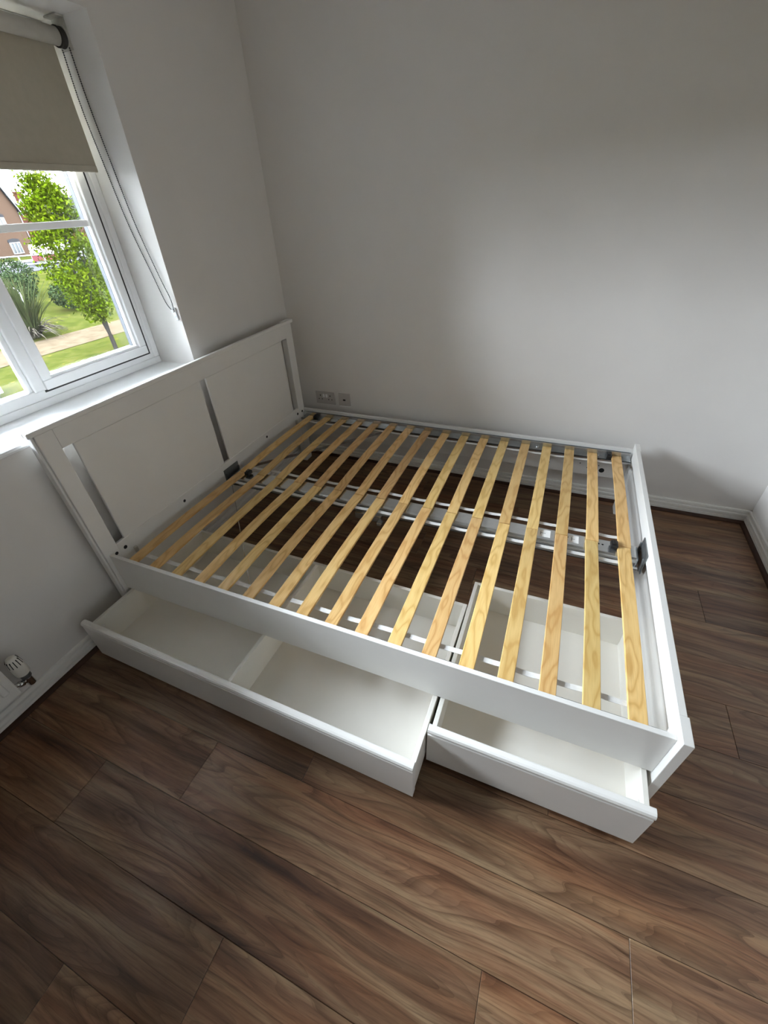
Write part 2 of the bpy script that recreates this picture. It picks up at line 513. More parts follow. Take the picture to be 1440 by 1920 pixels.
row = -11
while True:
    y1 = -1.992 - row * PW
    y0 = y1 - PW
    if y1 <= YF: break
    if y0 < 0:
        cy1, cy0 = min(y1, 0), max(y0, YF)
        ph = joint.get(row)
        if ph is None:
            if row == -7: ph = 2.425 - PL
            elif row == -4: ph = 2.42 - PL
            else: ph = (0.17 + 0.41 * (row % 3) + 0.13 * (row % 2)) % PL
        x = (ph % PL) - PL
        while x < XR:
            a0, a1 = max(x, 0), min(x + PL, XR)
            if a1 - a0 > 0.02 and cy1 - cy0 > 0.01:
                o = bpy.data.objects.new('plank', plank_mesh(a1 - a0 - 2 * GAP, cy1 - cy0 - 2 * GAP))
                o.location = ((a0 + a1) / 2, (cy0 + cy1) / 2, 0)
                C.objects.link(o); o.parent = fl
            x += PL
    row += 1

tag(obj('ceiling', bx(-0.3, XR + 0.15, YF - 0.15, 0.15, ZC, ZC + 0.15), M['ceiling']), kind='structure')
tag(obj('wall_back', bx(-0.3, XR + 0.15, 0, 0.15, -0.12, ZC), M['wall']), kind='structure')
tag(obj('wall_right', bx(XR, XR + 0.15, YF, 0, -0.12, ZC), M['wall']), kind='structure')
tag(obj('wall_front', bx(-0.3, XR + 0.15, YF - 0.15, YF, -0.12, ZC), M['wall']), kind='structure')
b = B()
# window wall: one mesh with a real opening
ys = [YF, W_Y0, W_Y1, 0.0]; zs = [-0.12, W_Z0, W_Z1, ZC]
for xx in (0.0, -0.30):
    for i in range(3):
        for j in range(3):
            if i == 1 and j == 1: continue
            b.faces.new([b.verts.new((xx, y, z)) for y, z in ((ys[i], zs[j]), (ys[i + 1], zs[j]), (ys[i + 1], zs[j + 1]), (ys[i], zs[j + 1]))])
for (y, z), (y2, z2) in (((W_Y0, W_Z0), (W_Y1, W_Z0)), ((W_Y1, W_Z0), (W_Y1, W_Z1)), ((W_Y1, W_Z1), (W_Y0, W_Z1)), ((W_Y0, W_Z1), (W_Y0, W_Z0)),
                         ((YF, -0.12), (0, -0.12)), ((0, -0.12), (0, ZC)), ((0, ZC), (YF, ZC)), ((YF, ZC), (YF, -0.12))):
    b.faces.new([b.verts.new(p) for p in ((0, y, z), (0, y2, z2), (-0.3, y2, z2), (-0.3, y, z))])
bmesh.ops.remove_doubles(b, verts=b.verts[:], dist=1e-5)
tag(obj('wall_left', b, M['wall']), kind='structure')

SKP = [(0, 0), (.0172, 0), (.0172, .0270), (.0092, .0285), (.0092, .0330), (.0165, .0375), (.0165, .0490), (.0150, .0510), (.0065, .0525), (.0065, .0575), (.0118, .0615), (.0105, .0710), (.0080, .0744), (0, .0744)]
BDP = [(.0168, 0), (.0348, 0), (.0338, .005), (.0305, .0095), (.0255, .0125), (.0200, .0138), (.0168, .0138)]
SIDES = {'back': lambda u, v, t: (t, -u, v), 'left': lambda u, v, t: (u, t, v), 'right': lambda u, v, t: (XR - u, t, v), 'front': lambda u, v, t: (t, YF + u, v)}
RNG = {'back': (0, XR), 'left': (YF, 0), 'right': (YF, 0), 'front': (0, XR)}
for k, (s, pf) in enumerate(SIDES.items()):
    tag(obj('baseboard_' + s, extrude_profile(B(), SKP, None, *RNG[s], pf), M['skirting']), kind='structure')
    tag(obj('trim_%d' % (k + 1), extrude_profile(B(), BDP, None, *RNG[s], pf), M['beading']), kind='structure')

# ------------------------------------------------------------------ window
win = tag(empty('window_1', (-0.25, -1.73, 0.907)), kind='structure')
wo = win.location.copy()
FX0, FX1 = -0.285, -0.222      # frame depth
FY0, FY1, FZ0, FZ1 = -2.618, -0.842, 0.907, 2.056


def ring_frame(x0, x1, y0, y1, z0, z1, w, bev=0.003, wb=None):
    wb = wb or w
    b_ = B()
    box(b_, x0, x1, y0, y1, z0, z0 + wb, bev, 2); box(b_, x0, x1, y0, y1, z1 - w, z1, bev, 2)
    box(b_, x0, x1, y0, y0 + w, z0 + wb, z1 - w, bev, 2); box(b_, x0, x1, y1 - w, y1, z0 + wb, z1 - w, bev, 2)
    return b_


obj('window_frame', ring_frame(FX0, FX1, FY0, FY1, FZ0, FZ1, 0.068, 0.004), M['upvc'], win, wo)
obj('frame_step', ring_frame(FX0, FX1 - 0.012 + 0.018, FY0 + 0.0, FY1, FZ0, FZ1, 0.030, 0.004), M['upvc'], win, wo)
MULS = (-1.4275, -2.0325)
for yc in MULS:
    obj('mullion', bx(FX0, FX1 + 0.006, yc - 0.030, yc + 0.030, FZ0 + 0.06, FZ1 - 0.06, 0.006, 3), M['upvc'], win, wo)


def casement(y0, y1, hinge_right):
    z0, z1 = 0.968, 2.000
    s = obj('casement_sash', ring_frame(-0.262, -0.205, y0, y1, z0, z1, 0.036, 0.003), M['upvc'], win, wo)
    obj('glazing_bead', ring_frame(-0.250, -0.2165, y0 + .03, y1 - .03, z0 + .03, z1 - .03, 0.016, 0.004), M['upvc'], s, wo)
    obj('glazing_spacer', ring_frame(-0.2575, -0.2365, y0 + .034, y1 - .034, z0 + .034, z1 - .034, 0.013, 0.0), M['spacer'], s, wo)
    obj('sash_gasket_shade', ring_frame(-0.2235, -0.2208, y0 - .004, y1 + .018, z0 - .0095, z1 + .004, 0.030, 0.0), M['gasket_shade'], s, wo)  # seal drawn oversized; its extra black paints the shadow gap around the sash
    obj('pane', bx(-0.238, -0.234, y0 + .033, y1 - .033, z0 + .033, z1 - .033), M['glass'], s, wo)
    obj('glazing_bar', bx(-0.2335, -0.2265, y0 + .045, y1 - .045, 1.480, 1.504, 0.003, 2), M['upvc'], s, wo)
    hy = y0 + 0.022 if hinge_right else y1 - 0.022
    hb = B(); box(hb, -0.205, -0.194, hy - .013, hy + .013, 1.43, 1.52, 0.003, 2)
    box(hb, -0.194, -0.176, hy - .010, hy + .010, 1.475, 1.50, 0.004, 2)
    box(hb, -0.182, -0.170, hy - .009, hy + .009, 1.372, 1.50, 0.0045, 2)
    obj('window_handle', hb, M['handle'], s, wo)


casement(-1.416, -0.906, True)
casement(-2.554, -2.044, False)
obj('glazing_bead', ring_frame(-0.250, -0.228, MULS[1] + .028, MULS[0] - .028, FZ0 + 0.035, FZ1 - 0.035, 0.019, 0.004), M['upvc'], win, wo)
obj('pane', bx(-0.243, -0.239, MULS[1] + .02, MULS[0] - .02, FZ0 + .03, FZ1 - .03), M['glass'], win, wo)
obj('glazing_bar', bx(-0.2385, -0.2315, MULS[1] + .04, MULS[0] - .04, 1.480, 1.504, 0.003, 2), M['upvc'], win, wo)
# sill board with rounded nose
sb = B()
nose = [(-0.235, .885), (0.010, .885), (0.0175, .8885), (0.0205, .896), (0.0175, .9035), (0.010, .907), (-0.235, .907)]
extrude_profile(sb, nose, None, W_Y0 - 0.0, W_Y1, lambda u, v, t: (u, t, v))
obj('window_sill', sb, M['upvc'], win, wo)

# ------------------------------------------------------------------ roller blind
bl = tag(empty('roller_blind', (-0.142, -1.73, 2.018)), 'taupe roller blind drawn halfway down inside the window recess', 'blind')
bo = bl.location.copy()
TY0, TY1 = -2.59, -0.871
obj('blind_tube', tube(B(), (-0.142, TY0, 2.006), (-0.142, TY1, 2.006), 0.0235, n=28), M['tube'], bl, bo)
fb = B()
NZ = 14
prev = None
for k in range(NZ + 1):
    z = 2.006 - (2.006 - 1.652) * k / NZ
    r_ = []
    for j, y in enumerate([TY0 + 0.003 + (TY1 - TY0 - 0.006) * q / 24 for q in range(25)]):
        r_.append((fb.verts.new((-0.1645 + 0.0012 * math.sin(j * 0.9 + k * 0.4), y, z)), fb.verts.new((-0.1637 + 0.0012 * math.sin(j * 0.9 + k * 0.4), y, z))))
    if prev:
        for j in range(24):
            fb.faces.new((prev[j][0], prev[j + 1][0], r_[j + 1][0], r_[j][0]))
            fb.faces.new((prev[j][1], r_[j][1], r_[j + 1][1], prev[j + 1][1]))
    prev = r_
obj('blind_fabric', fb, M['fabric'], bl, bo)
obj('bottom_bar', bx(-0.1685, -0.1585, TY0 + .003, TY1 - .003, 1.648, 1.670, 0.004, 3), M['fabric'], bl, bo)
bk = B()
box(bk, -0.172, -0.112, -0.8445, -0.8415, 1.975, 2.053, 0.001)
box(bk, -0.172, -0.112, -0.8700, -0.8415, 2.0505, 2.0555, 0.001)
obj('bracket', bk, M['bracket'], bl, bo)
obj('chain_wheel', lathe(B(), [(0.0245, -0.0255), (0.0275, -0.0250), (0.0275, -0.0210), (0.0215, -0.0190), (0.0215, -0.0090), (0.0270, -0.0075), (0.0270, -0.0045)], (-0.142, -0.845, 2.006), 32, 'y'), M['wheel'], bl, bo)
obj('bracket_rim', lathe(B(), [(0.0300, -0.0045), (0.0310, -0.0040), (0.0310, 0.0005), (0.0300, 0.0010)], (-0.142, -0.845, 2.006), 32, 'y'), M['bracket'], bl, bo)
bk = B(); box(bk, -0.172, -0.112, TY0 - .026, TY0 - .023, 1.975, 2.053); box(bk, -.172, -.112, TY0 - .026, TY0, 2.0505, 2.0555)
obj('bracket', bk, M['bracket'], bl, bo)


def spline(pts, n):
    out = []
    P = [Vector(p) for p in pts]
    for i in range(len(P) - 1):
        p0 = P[max(i - 1, 0)]; p1 = P[i]; p2 = P[i + 1]; p3 = P[min(i + 2, len(P) - 1)]
        for k in range(n):
            t = k / n
            out.append(0.5 * ((2 * p1) + (-p0 + p2) * t + (2 * p0 - 5 * p1 + 4 * p2 - p3) * t * t + (-p0 + 3 * p1 - 3 * p2 + p3) * t ** 3))
    out.append(P[-1])
    return out


def resample(pts, step):
    out = [pts[0]]; acc = 0.0
    for a, c in zip(pts, pts[1:]):
        L = (c - a).length
        while acc + L >= step:
            t = (step - acc) / L
            a = a + (c - a) * t
            out.append(a); L = (c - a).length; acc = 0.0
        acc += L
    return out


chA = [(-.160, -.848, 1.985), (-.166, -.846, 1.84), (-.152, -.846, 1.686), (-.127, -.846, 1.479), (-.082, -.847, 1.290), (-.056, -.848, 1.186), (-.031, -.850, 1.152)]
chB = [(-.124, -.848, 1.980), (-.122, -.848, 1.848), (-.108, -.848, 1.683), (-.086, -.848, 1.478), (-.044, -.848, 1.284), (-.020, -.849, 1.200), (-.020, -.850, 1.152)]
cb = B()
for ch in (chA, chB):
    ps = resample(spline(ch, 24), 0.0058)
    for p in ps:
        bmesh.ops.create_icosphere(cb, subdivisions=1, radius=0.0027, matrix=Matrix.Translation(p))
    poly_tube(cb, resample(spline(ch, 24), 0.02), 0.0007, 4)
for f in cb.faces: f.smooth = True
obj('bead_chain', cb, M['chain'], bl, bo)
cc = B()
box(cc, -0.036, -0.014, -0.8465, -0.8405, 1.118, 1.162, 0.003, 2)
tube(cc, (-0.025, -0.8465, 1.150), (-0.025, -0.856, 1.150), 0.007, n=14)
box(cc, -0.024, -0.010, -0.850, -0.8405, 1.108, 1.126, 0.002, 1)
obj('chain_cleat', cc, M['clear'], bl, bo)

# ------------------------------------------------------------------ bed frame
BED = (1.10, -0.88, 0.0)
bed = tag(empty('bed_frame', BED), 'white panelled bed frame with tall slotted headboard and low footboard', 'bed')


def bp_(name, bm, mat=None, parent=None):
    return obj(name, bm, mat or M['white'], parent or bed, BED)


XH, XHB = 0.075, 0.036
HY0, HY1 = -1.6877, -0.0718
SLT, SLB = 0.8566, 0.4057
S0 = (-1.6152, -1.5724); S1 = (-0.9140, -0.8710); S2 = (-0.2030, -0.1502)
BV = 0.0015
# posts with a stepped outer edge
b = box(B(), XHB, XH, HY0 + 0.009, S0[0], 0, 0.931, 0.002, 2); box(b, XHB, XH - 0.009, HY0, HY0 + 0.009, 0, 0.931, 0.003, 2)
bp_('headboard_post', b)
b = box(B(), XHB, XH, S2[1], HY1 - 0.009, 0, 0.931, 0.002, 2); box(b, XHB, XH - 0.009, HY1 - 0.009, HY1, 0, 0.931, 0.003, 2)
bp_('headboard_post', b)
XHC = 0.0585
bp_('headboard_top_rail', bx(XHC, XH, S0[0] + .0002, S2[1] - .0002, SLT, 0.931, BV, 2))
bp_('headboard_bottom_rail', bx(XHC, XH, S0[0] + .0002, S2[1] - .0002, 0.18, SLB, 0.0035, 2))
bp_('headboard_panel', bx(XHC + .001, XH - .0034, S0[1], S1[0], SLB - .004, SLT - .0007, 0.0035, 3))
bp_('headboard_panel', bx(XHC + .001, XH - .0034, S1[1], S2[0], SLB - .004, SLT - .0007, 0.0035, 3))
b = bx(0.0580, 0.0785, HY0 - 0.012, HY1 + 0.012, 0.9305, 0.9493, 0.004, 3)
box(b, 0.0355, 0.0590, HY0 - 0.012, S0[0] + .004, 0.9305, 0.9493, 0.003, 2); box(b, 0.0355, 0.0590, S2[1] - .004, HY1 + 0.012, 0.9305, 0.9493, 0.003, 2)
bp_('headboard_cap', b)
for y, z, r_ in ((-1.5885, .3673, .0085), (-1.6323, .3684, .0075), (-1.2352, .3711, .0075), (-0.5304, .3764, .0075), (-0.1683, .3727, .0085), (-0.1107, .3697, .0080)):
    bp_('bolt_hole', tube(B(), (XH - .004, y, z), (XH + .0006, y, z), r_, n=18), M['hole'])
b = B(); tube(b, (XH, -0.7928, .333), (XH + .007, -0.7928, .333), .013, .011, 18)
bp_('plastic_cap', b, M['clear'])
for yy in (-1.5537, -0.205):
    b = B(); box(b, XH, XH + .012, yy - .008, yy + .008, .312, .345, .004, 3)
    bp_('slat_hook', b, M['bracket'])

XF = 2.0925
RZ0, RZ1 = 0.195, 0.3815
NR = (-1.6639, -1.6484)
FR = (-0.0905, -0.0725)
rn = bp_('side_rail', bx(XH, XF, NR[0], NR[1], RZ0, RZ1, 0.0016, 2))
rf = bp_('side_rail', bx(XH, XF, FR[0], FR[1], RZ0, RZ1, 0.0016, 2))
# angle steel ledges carrying the slats
b = B(); box(b, XH + .01, XF - .005, FR[0] - .003, FR[0], .300, .3655); box(b, XH + .01, XF - .005, FR[0] - .050, FR[0] - .003, .3365, .3395)
box(b, XH + .01, XF - .005, FR[0] - .062, FR[0] - .059, .326, .3395); box(b, XH + .01, XF - .005, FR[0] - .062, FR[0] - .050, .3365, .3395); box(b, XH + .01, XF - .005, FR[0] - .024, FR[0] - .0215, .3395, .3700)
lf = bp_('slat_ledge', b, M['steel'])
b = B(); box(b, XH + .01, XF - .005, NR[1], NR[1] + .003, .300, .352); box(b, XH + .01, XF - .005, NR[1] + .003, NR[1] + .028, .3365, .3395)
bp_('slat_ledge', b, M['steel'])
for x in (.35, .72, 1.08, 1.30, 1.62, 1.93, 1.985):
    b = B(); lathe(b, [(.008, 0), (.0075, .004), (.003, .006)], (x, FR[0] - .030, .3395), 14)
    bp_('bolt_head', b, M['chrome'], lf)
for x, z, r_ in ((1.66, .262, .003), (1.70, .240, .003), (1.86, .262, .003), (1.90, .240, .003), (1.955, .262, .003), (1.975, .235, .014)):
    b = B(); tube(b, (x, FR[0] + .002, z), (x, FR[0] - .0005, z), r_, n=16)
    bp_('bolt_hole', b, M['hole'], rf)

# footboard
LW = 0.0786
XL, XT = 2.1165, 2.1125
for y0, y1 in ((HY0, HY0 + LW), (HY1 - LW, HY1)):
    bp_('footboard_leg', bx(XF, XL, y0, y1, 0, 0.4096, 0.0015, 2))
FYA, FYB = HY0 + LW, HY1 - LW
bp_('footboard_top_rail', bx(XF, XT, FYA + .0001, FYB - .0001, 0.338, 0.4093, 0.0012, 1))
bp_('footboard_bottom_rail', bx(XF, XT, FYA + .0001, FYB - .0001, 0.10, 0.165, 0.0012, 1))
b = B()
# recessed panel with a routed bevel all round
pa = [(FYA, .165), (FYB, .165), (FYB, .338), (FYA, .338)]
def inset(d): return [(FYA + d, .165 + d), (FYB - d, .165 + d), (FYB - d, .338 - d), (FYA + d, .338 - d)]
loops = [[(XF + .0015, *p) for p in pa], [(XF + .0060, *p) for p in inset(.004)], [(XF + .0062, *p) for p in inset(.010)], [(XF + .0120, *p) for p in inset(.017)], [(XF + .0120, *p) for p in inset(.018)]]
rings = [[b.verts.new(p) for p in L] for L in loops]
for a, c in zip(rings, rings[1:]):
    for i in range(4):
        j = (i + 1) % 4
        b.faces.new((a[i], a[j], c[j], c[i]))
b.faces.new(rings[-1])
back = [b.verts.new((XT - .001, *p)) for p in pa]
for i in range(4):
    j = (i + 1) % 4
    b.faces.new((rings[0][i], back[i], back[j], rings[0][j]))
b.faces.new(back[::-1])
bp_('footboard_panel', b)

# steel braces from headboard centre to the side rails
def flat_strip(p0, p1, h, t):
    b_ = B()
    p0 = Vector(p0); p1 = Vector(p1); d = (p1 - p0).normalized(); s = Vector((-d.y, d.x, 0)) * t / 2; up = Vector((0, 0, h / 2))
    vs_ = [b_.verts.new(p + q + w) for p in (p0, p1) for q in (s, -s) for w in (up, -up)]
    for f in ((0, 1, 3, 2), (4, 6, 7, 5), (0, 4, 5, 1), (2, 3, 7, 6), (0, 2, 6, 4), (1, 5, 7, 3)): b_.faces.new([vs_[i] for i in f])
    return b_


for p0, p1 in (((.082, -.915, .285), (.765, -1.640, .298)), ((.082, -.735, .285), (.70, -.098, .298))):
    br = bp_('brace', flat_strip(p0, p1, .016, .0025), M['steel'])

# ------------------------------------------------------------------ mid beam
MB = (1.08, -0.885, 0.0)
beam = tag(empty('support_beam', MB), 'galvanised steel support beam running lengthwise under the middle of the slats', 'beam')
b = bx(XH + .02, XF - .018, -0.930, -0.840, .287, .3345, 0.010, 3)
obj('beam_body', b, M['steel'], beam, MB)
b = B(); box(b, XH + .02, XF - .018, -0.944, -0.926, .293, .2965); box(b, XH + .02, XF - .018, -0.944, -0.941, .293, .306)
obj('beam_flange', b, M['steel'], beam, MB)
for x0, x1 in ((XH + .0005, XH + .030), (XF - .030, XF - .0005)):
    b = B(); s = x0 if x0 < 1 else x1 - .004
    box(b, s, s + .004, -0.944, -0.826, .276, .372, .001)
    t0, t1 = (s, s + .012) if x0 < 1 else (s - .008, s + .004)
    box(b, t0, t1, -0.940, -0.932, .284, .350, .0015); box(b, t0, t1, -0.838, -0.830, .284, .350, .0015)
    obj('end_bracket', b, M['darksteel'], beam, MB)
b = B(); box(b, .862, 1.0, -0.962, -0.930, .262, .300, .003); box(b, .985, 1.012, -0.985, -0.955, .262, .278, .003)
obj('centre_bracket', b, M['steel'], beam, MB)
for x0, x1 in ((1.660, 1.745), (1.765, 1.855)):
    st = obj('sticker', bx(x0, x1, -0.905, -0.857, .3344, .3349), M['sticker'], beam, MB)
    b = B(); z0, z1 = .3349, .3352
    if x0 < 1.7:
        lathe(b, [(.006, 0), (.006, .0003)], (x0 + .014, -.870, z0), 12)
        box(b, x0 + .045, x0 + .047, -.893, -.868, z0, z1); box(b, x0 + .047, x0 + .066, -.882, -.880, z0, z1)
    else:
        box(b, x0 + .012, x0 + .050, -.876, -.8745, z0, z1); box(b, x0 + .046, x0 + .050, -.880, -.870, z0, z1)
        box(b, x0 + .062, x0 + .064, -.893, -.870, z0, z1); box(b, x0 + .064, x0 + .076, -.883, -.881, z0, z1)
    obj('print', b, M['ink'], st, MB)
for x in (.25, .52, 1.20, 1.93, 1.945):
    b = B(); tube(b, (x, -.878, .334), (x, -.878, .3349), .004, n=12)
    obj('beam_hole', b, M['hole'], beam, MB)

# ------------------------------------------------------------------ slatted bases
S_0, PIT, SW, STH = 0.1551, 0.1165, 0.047, 0.0095


def slat_mesh(L, seed):
    rr = random.Random(seed)
    b_ = B(); n = 10; rings_ = []
    bow = 0.006 + 0.003 * rr.random()
    for k in range(n + 1):
        t = k / n
        y = (t - .5) * L; z = bow * math.sin(math.pi * t) + 0.0010 * math.sin(5.0 * t + rr.random())
        w = SW / 2; c = .0016
        pr = [(-w, z - STH + c), (-w + c, z - STH), (w - c, z - STH), (w, z - STH + c), (w, z - c), (w - c, z), (-w + c, z), (-w, z - c)]
        rings_.append([b_.verts.new((px, y, pz)) for px, pz in pr])
    for a, c in zip(rings_, rings_[1:]):
        for i in range(8):
            j = (i + 1) % 8
            b_.faces.new((a[i], a[j], c[j], c[i]))
    b_.faces.new(rings_[0][::-1]); b_.faces.new(rings_[-1])
    return mesh_of('slat', b_, M['birch'])


def slat_base(label, ya, yb, strap_ys, mid_end):
    yc = (ya + yb) / 2; L = yb - ya
    root = tag(empty('slatted_base', (1.087, yc, 0.349)), label, 'slatted base', 'two halves of the slatted base')
    ro = root.location.copy()
    meshes = [slat_mesh(L, s_) for s_ in range(4)]
    for k in range(17):
        o = bpy.data.objects.new('slat', meshes[(k * 3 + (1 if ya < -1 else 0)) % 4])
        o.location = (S_0 + k * PIT - ro.x + rnd.uniform(-.0015, .0015), rnd.uniform(-.0015, .0015), 0.0)
        o.rotation_euler = (0, 0, rnd.uniform(-.0025, .0025))
        C.objects.link(o); o.parent = root
    for sy in strap_ys:
        b_ = B(); n = 17 * 8; pv = None
        t_arch = 0.006 * math.sin(math.pi * (sy - ya) / L)
        for k in range(n + 1):
            x = S_0 - .01 + (16 * PIT + .02) * k / n
            u = ((x - S_0) / PIT) % 1.0
            z = .349 - STH - .0008 + t_arch - 0.0045 * math.sin(math.pi * u) ** 2 * (0.6 + 0.4 * math.sin(x * 9 + sy * 5))
            yy = sy + .0012 * math.sin(x * 21)
            c = [b_.verts.new((x, yy - .009, z)), b_.verts.new((x, yy + .009, z)), b_.verts.new((x, yy + .009, z - .0012)), b_.verts.new((x, yy - .009, z - .0012))]
            if pv:
                for i in range(4):
                    j = (i + 1) % 4
                    b_.faces.new((pv[i], pv[j], c[j], c[i]))
            else: b_.faces.new(c[::-1])
            pv = c
        b_.faces.new(pv)
        obj('strap', b_, M['strap'], root, ro)
    return root, ro


far, fo = slat_base('half of the birch slatted base beside the back wall', -0.8825, -0.1165, (-0.8172, -0.185), -0.8825)
near, no = slat_base('half of the birch slatted base above the open drawers', -1.6405, -0.8855, (-1.575, -0.9728), -0.8855)
for (x, y, root, ro) in ((2.019 - .036, -0.884, near, no), (.1551 + .036, -0.884, near, no), (2.019 - .036, -0.128, far, fo), (.1551 + .036, -0.128, far, fo)):
    b = B(); box(b, x - .013, x + .013, y - .019, y + .019, .3400, .3585, .003, 2); box(b, x - .007, x + .007, y - .012, y + .012, .3585, .366, .003, 2)
    obj('slat_stop', b, M['black'], root, ro)

# ------------------------------------------------------------------ drawers
FRONT = [(-.0050, .0197), (-.0050, .1895), (-.0035, .1910), (.0045, .1935), (.0045, .1980), (-.0050, .1992), (-.0070, .2030), (-.0070, .2100), (-.0035, .2165), (.002, .2190), (.013, .2190), (.017, .2170), (.018, .2130), (.018, .0197)]


def drawer(label, x0, y0, x1, y1, bx0, bx1, depth, div=None):
    ang = math.atan2(y1 - y0, x1 - x0); Wd = math.hypot(x1 - x0, y1 - y0)
    root = tag(empty('storage_drawer', (x0, y0, 0), ang), label, 'drawer', 'drawers under the bed')
    T = 0.0145; ZT, ZB = 0.190, 0.034
    o = obj('drawer_front', extrude_profile(B(), FRONT, None, 0, Wd, lambda u, v, t: (t, u, v)), M['white'], root)
    a0, a1 = bx0, Wd - bx1
    obj('drawer_side', bx(a0, a0 + T, .0182, depth, ZB, ZT, .001), M['melamine'], root)
    obj('drawer_side', bx(a1 - T, a1, .0182, depth, ZB, ZT, .001), M['melamine'], root)
    obj('drawer_back', bx(a0 + T, a1 - T, depth - T, depth, ZB, ZT, .001), M['melamine'], root)
    obj('drawer_bottom', bx(a0 + T - .003, a1 - T + .003, .0182, depth - T + .003, .046, .0505), M['melamine'], root)
    if div is not None:
        obj('drawer_divider', bx(div, div + T, .0182, depth - T, .0505, ZT - .002, .001), M['melamine'], root)
    for xx, dr in ((a0 + T, 1), (a1 - T, -1)):
        b_ = B(); lathe(b_, [(.0095, 0), (.009, .0012), (.003, .0014)], (0, 0, 0), 16, 'x')
        bmesh.ops.scale(b_, verts=b_.verts[:], vec=(dr, 1, 1)); bmesh.ops.translate(b_, verts=b_.verts[:], vec=(xx, .045, .150))
        obj('screw_cap', b_, M['white'], root)
    for xx in (a0 + .05, a1 - .05):
        for yy in (.10, depth - .08):
            b_ = B(); tube(b_, (xx - .009, yy, .0175), (xx + .009, yy, .0175), .0172, n=16); box(b_, xx - .013, xx + .013, yy - .012, yy + .012, .026, .046)
            obj('castor', b_, M['black'], root)
    return root


drawer('long white drawer with a divider, pulled out at the headboard end', 0.0822, -1.8830, 1.4765, -1.9029, 0.0095, 0.0005, 0.655, 0.700)
drawer('short white drawer pulled out at the footboard end', 1.4838, -1.7845, 2.0864, -1.7835, 0.0065, 0.0055, 0.670)

# ------------------------------------------------------------------ sockets
def socket_plate(name, label, x0, w, double):
    root = tag(empty(name, (x0 + w / 2, 0, .438)), label, 'socket')
    ro = root.location.copy()
    obj('plate', bx(x0, x0 + w, -.0095, 0, .395, .481, .003, 3), M['socket'], root, ro)
    if double:
        for cx in (x0 + .036, x0 + w - .036):
            b_ = B(); box(b_, cx - .0028, cx + .0028, -.0098, -.004, .4490, .4600)
            box(b_, cx - .0155, cx - .0085, -.0098, -.004, .4265, .4325); box(b_, cx + .0085, cx + .0155, -.0098, -.004, .4265, .4325)
            obj('pin_slots', b_, M['hole'], root, ro)
        for cx in (x0 + w / 2 - .011, x0 + w / 2 + .011):
            obj('switch', bx(cx - .0075, cx + .0075, -.0125, -.0085, .4425, .4655, .0015, 2), M['upvc'], root, ro)
    else:
        obj('outlet', bx(x0 + w / 2 - .014, x0 + w / 2 + .014, -.0112, -.008, .424, .452, .001), M['socket'], root, ro)
        obj('jack_slot', bx(x0 + w / 2 - .009, x0 + w / 2 + .009, -.0116, -.008, .433, .444), M['hole'], root, ro)
        obj('bottom_lip', bx(x0 + .004, x0 + w, -.012, 0, .392, .3965, .001), M['upvc'], root, ro)


socket_plate('double_socket', 'white double plug socket on the wall just above the bed rail', .1389, .146, True)
socket_plate('phone_socket', 'smaller square white wall outlet right of the plug socket', .3136, .086, False)

# ------------------------------------------------------------------ radiator and valve
rad = tag(empty('radiator', (.07, -2.65, .16)), 'white panel radiator under the window, mostly cut off by the picture edge', 'radiator')
ro = rad.location.copy()
RY0, RY1 = -3.20, -2.1565
obj('front_panel', bx(.088, .100, RY0, RY1, .163, .76, .006, 3), M['radiator'], rad, ro)
for k in range(30):
    y = RY1 - .035 - k * .0335
    obj('panel_rib', bx(.0975, .1065, y - .011, y + .011, .200, .725, .0055, 3), M['radiator'], rad, ro)
obj('back_panel', bx(.040, .052, RY0, RY1, .163, .76, .006, 3), M['radiator'], rad, ro)
obj('end_cover', bx(.046, .094, RY1 - .004, RY1 - .001, .175, .755, .001), M['radiator'], rad, ro)
b = B()
for k in range(20):
    box(b, .053, .087, RY1 - .03 - k * .05 - .018, RY1 - .03 - k * .05, .18, .745)
obj('convector_fins', b, M['radiator'], rad, ro)
for yy in (-2.45, -2.95):
    obj('wall_bracket', bx(.0005, .0395, yy - .015, yy + .015, .25, .70, .001), M['radiator'], rad, ro)

trv = tag(empty('radiator_valve', (.066, -2.112, .16)), 'white slotted thermostatic valve head on a chrome elbow beside the radiator', 'valve')
to = trv.location.copy()
vc = (.066, -2.112)
b = lathe(B(), [(.0185, .198), (.0225, .202), (.0230, .225), (.0225, .250), (.0205, .270), (.0160, .283), (.0080, .288)], (vc[0], vc[1], 0), 28)
hd = obj('valve_head', b, M['trv'], trv, to)
for k in range(12):
    t = 2 * math.pi * (k + .5) / 12
    b = B()
    c_, s_ = math.cos(t), math.sin(t)
    for (r0, z0), (r1, z1) in (((.0212, .250), (.0182, .279)),):
        w = .0026
        pts = []
        for rr_, zz in ((r0 + .0018, z0), (r1 + .0018, z1), (r1 - .004, z1), (r0 - .004, z0)):
            for sgn in (-1, 1):
                pts.append(b.verts.new((vc[0] + rr_ * c_ - sgn * w / 2 * s_, vc[1] + rr_ * s_ + sgn * w / 2 * c_, zz)))
        for f in ((0, 1, 3, 2), (2, 3, 5, 4), (4, 5, 7, 6), (6, 7, 1, 0), (0, 2, 4, 6), (1, 7, 5, 3)): b.faces.new([pts[i] for i in f])
    obj('head_slot', b, M['hole'], hd, to)
b = lathe(B(), [(.014, .176), (.0165, .178), (.0165, .196), (.0150, .199)], (vc[0], vc[1], 0), 24)
obj('collar', b, M['darksteel'], trv, to)
b = lathe(B(), [(.010, .135), (.0125, .138), (.0125, .172), (.0115, .178)], (vc[0], vc[1], 0), 20)
tube(b, (vc[0], vc[1], .155), (vc[0], -2.160, .180), .0075, n=14)
tube(b, (vc[0], -2.130, .163), (vc[0], -2.145, .171), .0125, n=6)
obj('valve_body', b, M['chrome'], trv, to)
